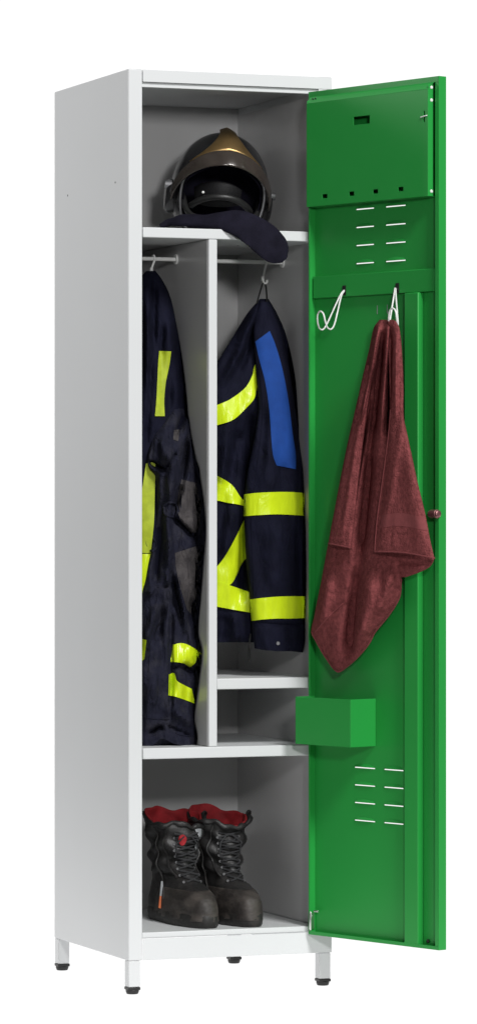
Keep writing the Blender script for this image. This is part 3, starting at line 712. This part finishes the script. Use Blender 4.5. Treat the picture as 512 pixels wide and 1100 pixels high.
# ------------------------------------------------------------------ boots on the locker floor
def boot(label, px, py, rotz, sc, badge):
    toe = at_z(px, py, ZF)
    dirv = Vector((math.sin(rotz), -math.cos(rotz), 0)); rgt = Vector((math.cos(rotz), math.sin(rotz), 0))
    org = toe - dirv*.205                                   # ankle axis on the ground
    B = root('boot', label, 'boot', (org.x, org.y, ZF), 'pair of boots')
    def L(x, y, z): return org + rgt*(x*sc) - dirv*(y*sc) + Vector((0, 0, z*sc))     # local: -y to the toe
    # horizontal slices: z, half width ball, front, back, half width shaft, blend
    def outline(z, q, grow=0., zn=0.):
        fr = prof_f(z); bk = prof_b(z)
        c, s_ = math.cos(q), math.sin(q)
        y = (s_*fr if s_ < 0 else s_*bk)
        lon = -y/ .205
        # the foot is wider at the ball than at the heel or shaft
        w0 = half_w(z)
        w = w0*(1+.16*math.exp(-((lon-.55)/.28)**2)*max(0, 1-z/.11))
        if fr > .13:
            ex = .66 if s_ < 0 else .85
        else: ex = .95
        x = w*math.copysign(abs(c)**ex, c)
        k = 1+grow
        return x+grow*math.copysign(.05, c)*abs(c), y+(-grow*.05 if s_ < 0 else grow*.05)*abs(s_), z
    FR = [(0, .200), (.012, .204), (.03, .203), (.045, .200), (.056, .195), (.064, .184), (.071, .167), (.079, .140), (.090, .112), (.105, .090), (.125, .073), (.16, .066), (.20, .066), (.232, .070)]
    BK = [(0, .078), (.03, .079), (.06, .074), (.10, .067), (.14, .062), (.20, .066), (.25, .070)]
    HW = [(0, .0415), (.03, .0425), (.05, .042), (.062, .040), (.075, .0375), (.09, .037), (.12, .042), (.15, .047), (.18, .053), (.205, .061), (.25, .068)]
    def itp(T, z):
        if z <= T[0][0]: return T[0][1]
        for (a, b), (c, d) in zip(T, T[1:]):
            if z <= c:
                f = (z-a)/(c-a); return b+(d-b)*f
        return T[-1][1]
    tf, tb, tw = cat(FR, 60), cat(BK, 60), cat(HW, 60)
    prof_f = lambda z: itp(tf, z); prof_b = lambda z: itp(tb, z); half_w = lambda z: itp(tw, z)
    NQ = 64
    HT = .212
    def surf(q, z, off=0.):
        x, y, zz = outline(z, q)
        wob = (.003+.006*max(0, min(1, (z-.08)/.06)))*noise.noise(Vector((x*38, y*38, z*34+badge*3)))+.0016*noise.noise(Vector((x*110, y*110, z*100)))
        if z > .10: wob += .0042*math.sin(z*150+2.6*math.sin(q*1.0+badge)+1.3*math.sin(q*3))*(1 if z < .19 else .5)
        lean = -.010*max(0, z-.1)/.1
        rr = Vector((x, y, 0)); n = Vector((math.cos(q), math.sin(q)*.8, 0)).normalized()
        return L(x+n.x*(wob+off), y+n.y*(wob+off)+lean, zz)
    def shell_mesh(z0, z1, nz, q0=0, q1=2*PI, off=0., top=None, close=True):
        bm = bmesh.new(); rings = []
        full = abs(q1-q0-2*PI) < 1e-6; m = NQ if full else int(NQ*(q1-q0)/(2*PI))
        for j in range(nz+1):
            ring = []
            for i in range(m if full else m+1):
                q = q0+(q1-q0)*i/m
                zt = z1 if top is None else top(q)
                ring.append(bm.verts.new(surf(q, z0+(zt-z0)*j/nz, off)))
            rings.append(ring)
        n = len(rings[0])
        for A, C_ in zip(rings, rings[1:]):
            for k in range(n if full else n-1): bm.faces.new((A[k], A[(k+1) % n], C_[(k+1) % n], C_[k]))
        return bm, rings
    # upper: front of the collar dips, back stands higher
    topf = lambda q: HT + .013*math.sin(q) + .006*math.sin(3*q+badge) + .002*math.sin(7*q+2*badge)
    bm, rg = shell_mesh(.022, HT, 60, top=topf)
    up_ = link('upper', bm, M['leather'], B)
    sd = up_.modifiers.new('solid', 'SOLIDIFY'); sd.thickness = .004; sd.offset = -1
    # red lining inside, standing a little above the collar at the back
    bm, rg = shell_mesh(.10, HT, 24, off=-.0058, top=lambda q: topf(q)+.002+.006*max(0, math.sin(q)))
    ln = link('lining', bm, M['red'], B)
    sd = ln.modifiers.new('solid', 'SOLIDIFY'); sd.thickness = .003; sd.offset = -1
    # rolled collar lip on the front and sides
    bm = bmesh.new(); pts = []
    for i in range(46):
        q = PI*1.0+PI*1.0*i/45+0*.1
        pts.append(surf(q, topf(q), .001)+Vector((0, 0, .002*math.sin(i*.9))))
    tube(bm, pts, [.0052+.0012*math.sin(i*.7) for i in range(46)], 8)
    link('collar', bm, M['leather'], B)
    bm = bmesh.new()
    a0 = surf(PI*1.97, topf(PI*1.97), .002)
    tube(bm, [Vector(q) for q in cat([tuple(a0+Vector(q)) for q in ((.001, .002, -.004), (.002, -.002, .005), (-.003, -.005, .008), (-.007, -.006, .002), (-.006, -.005, -.014))], 20)], .0028, 8)
    link('pull_loop', bm, M['leather'], B)
    # sole with tread lugs
    bm = bmesh.new(); rings = []
    for z, g in ((.0005, -.02), (.004, .02), (.016, .035), (.024, .03), (.027, .0)):
        rings.append([bm.verts.new(L(*outline(z, 2*PI*i/96, g+(.022 if (z < .02 and (i//2) % 2 and z > .001) else 0)))) for i in range(96)])
    for A, C_ in zip(rings, rings[1:]):
        for k in range(96): bm.faces.new((A[k], A[(k+1) % 96], C_[(k+1) % 96], C_[k]))
    bm.faces.new(rings[0][::-1]); bm.faces.new(rings[-1])
    link('sole', bm, M['sole'], B)
    # toe cap: an outer rubber skin over the toe
    bm = bmesh.new(); rings = []
    for j in range(25):
        z = .014+j/24*.060
        rings.append([bm.verts.new(surf(PI*1.5+(-1+2*i/40)*(PI*.50-.10*j/24), z, .0022 - .0015*(j/24))) for i in range(41)])
    for A, C_ in zip(rings, rings[1:]):
        for k in range(40): bm.faces.new((A[k], A[k+1], C_[k+1], C_[k]))
    o = link('toe_cap', bm, M['cap'], B); solidify(o, .004, -1)
    # laces: crossings up the instep and shaft
    bm = bmesh.new()
    zs = [.088+.0125*i for i in range(8)]
    for i, z in enumerate(zs):
        for sg in (-1, 1):
            pts = []
            for k in range(9):
                f = -1+2*k/8; q = PI*1.5+sg*f*.42*(1 if z > .10 else .8)
                pts.append(surf(q, z+.010*(f+1)/2*1.0, .0042-.001*abs(f)))
            tube(bm, pts, .0021, 6)
    link('laces', bm, M['lace'], B)
    for z in zs:
        for sg in (-1, 1):
            bm = bmesh.new(); c = surf(PI*1.5+sg*.45, z, .002); e = surf(PI*1.5+sg*.45, z, .0042); tube(bm, [c, e], [.0032, .0026], 10)
            link('eyelet', bm, M['rim'], B)
    # lace bow ends
    for sg in (-1, 1):
        bm = bmesh.new(); a = surf(PI*1.5+sg*.1, .18, .005); b_ = surf(PI*1.5+sg*.35, .165, .009); c = surf(PI*1.5+sg*.42, .14, .008)
        tube(bm, [a, b_, c], .0018, 6)
        link('lace_end', bm, M['lace'], B)
    # tall stitched side panels
    for sg in (-1, 1):
        bm = bmesh.new(); tube(bm, [surf(PI*1.5+sg*(.62+.25*math.sin(k/20*PI)), .095+.105*k/20, .0015) for k in range(21)], .0022, 6)
        link('side_seam', bm, M['leather'], B)
    if badge == 1:
        bm = bmesh.new(); g = []
        cq, cz = PI*1.5-.16, .172
        c0 = bm.verts.new(surf(cq, cz, .0075)); ring = [bm.verts.new(surf(cq+.13*math.cos(2*PI*k/24), cz+.0115*math.sin(2*PI*k/24), .0066)) for k in range(24)]
        base = [bm.verts.new(surf(cq+.14*math.cos(2*PI*k/24), cz+.012*math.sin(2*PI*k/24), .001)) for k in range(24)]
        for k in range(24):
            bm.faces.new((c0, ring[k], ring[(k+1) % 24])); bm.faces.new((ring[k], base[k], base[(k+1) % 24], ring[(k+1) % 24]))
        link('badge', bm, M['red'], B)
        for z0, z1, qa in ((.168, .196, .40), (.150, .164, .52)):
            bm = bmesh.new(); g = []
            for i in range(9):
                z = z0+(z1-z0)*i/8
                g.append([bm.verts.new(surf(PI*1.5+qa-.18*(z-z0)/.03*.6+.05+.26*k/6, z, .0035)) for k in range(7)])
            for A, C_ in zip(g, g[1:]):
                for k in range(6): bm.faces.new((A[k], A[k+1], C_[k+1], C_[k]))
            solidify(link('reflective_tab', bm, M['reflect'], B), .001)
    # side zip with its pull
    bm = bmesh.new(); qz = PI*1.5-1.28
    tube(bm, [surf(qz, .05+.15*k/24, .0012) for k in range(25)], .0022, 6); link('zip', bm, M['sole'], B)
    if badge == 1:
        bm = bmesh.new(); a = surf(qz+.05, .085, .006)
        tube(bm, [a, a+Vector((-.001, -.002, -.010)), a+Vector((-.003, -.002, -.03))], [.002, .003, .003], 8); link('zip_pull', bm, M['reflect'], B)
        bm = bmesh.new(); tube(bm, [a+Vector((-.003, -.002, -.03)), a+Vector((-.006, -.003, -.055))], [.003, .0035], 8); link('zip_tag', bm, M['orange'], B)
    return B
boot('black boot with red oval badge, red lining and scuffed toe on the locker floor', 226, 998, math.radians(2), 1.0, 1)
boot('black boot without a red badge, standing beside the badged boot near the back corner', 273.5, 996.5, math.radians(2), 1.0, 2)

# ------------------------------------------------------------------ light
wd = bpy.data.worlds.new('World'); S.world = wd; wd.use_nodes = True
wd.node_tree.nodes['Background'].inputs[0].default_value = (1, 1, 1, 1)
wd.node_tree.nodes['Background'].inputs[1].default_value = .09
def area(name, loc, target, size, power, col=(1, 1, 1)):
    l = bpy.data.lights.new(name, 'AREA'); l.shape = 'RECTANGLE'; l.size, l.size_y = size; l.energy = power; l.color = col
    o = bpy.data.objects.new(name, l); COL.objects.link(o); o.location = loc
    o.rotation_euler = (Vector(target)-Vector(loc)).to_track_quat('-Z', 'Y').to_euler()
    return o
area('key_softbox', (1.0, -6.2, 6.2), (.22, .05, .95), (1.7, 1.7), 590)
area('fill_softbox', (-1.0, -5.3, 1.98), (.2, .2, 1.5), (.40, .40), 88)
area('side_softbox', (-2.7, 2.7, 2.2), (0, .24, 1.0), (1.2, 2.2), 92)

# ------------------------------------------------------------------ camera
cd = bpy.data.cameras.new('camera'); cd.sensor_fit = 'VERTICAL'; cd.sensor_height = 24; cd.lens = FPX/1100*24
cd.shift_y = 3.0/1100; cd.clip_end = 100; cd.clip_start = .1
co = bpy.data.objects.new('camera', cd); COL.objects.link(co)
co.location = CAM; co.rotation_euler = (PI/2, 0, -YAW); S.camera = co
S.view_settings.view_transform = 'Standard'; S.view_settings.look = 'None'
S.view_settings.exposure = 0; S.view_settings.gamma = 1
S.cycles.use_denoising = True
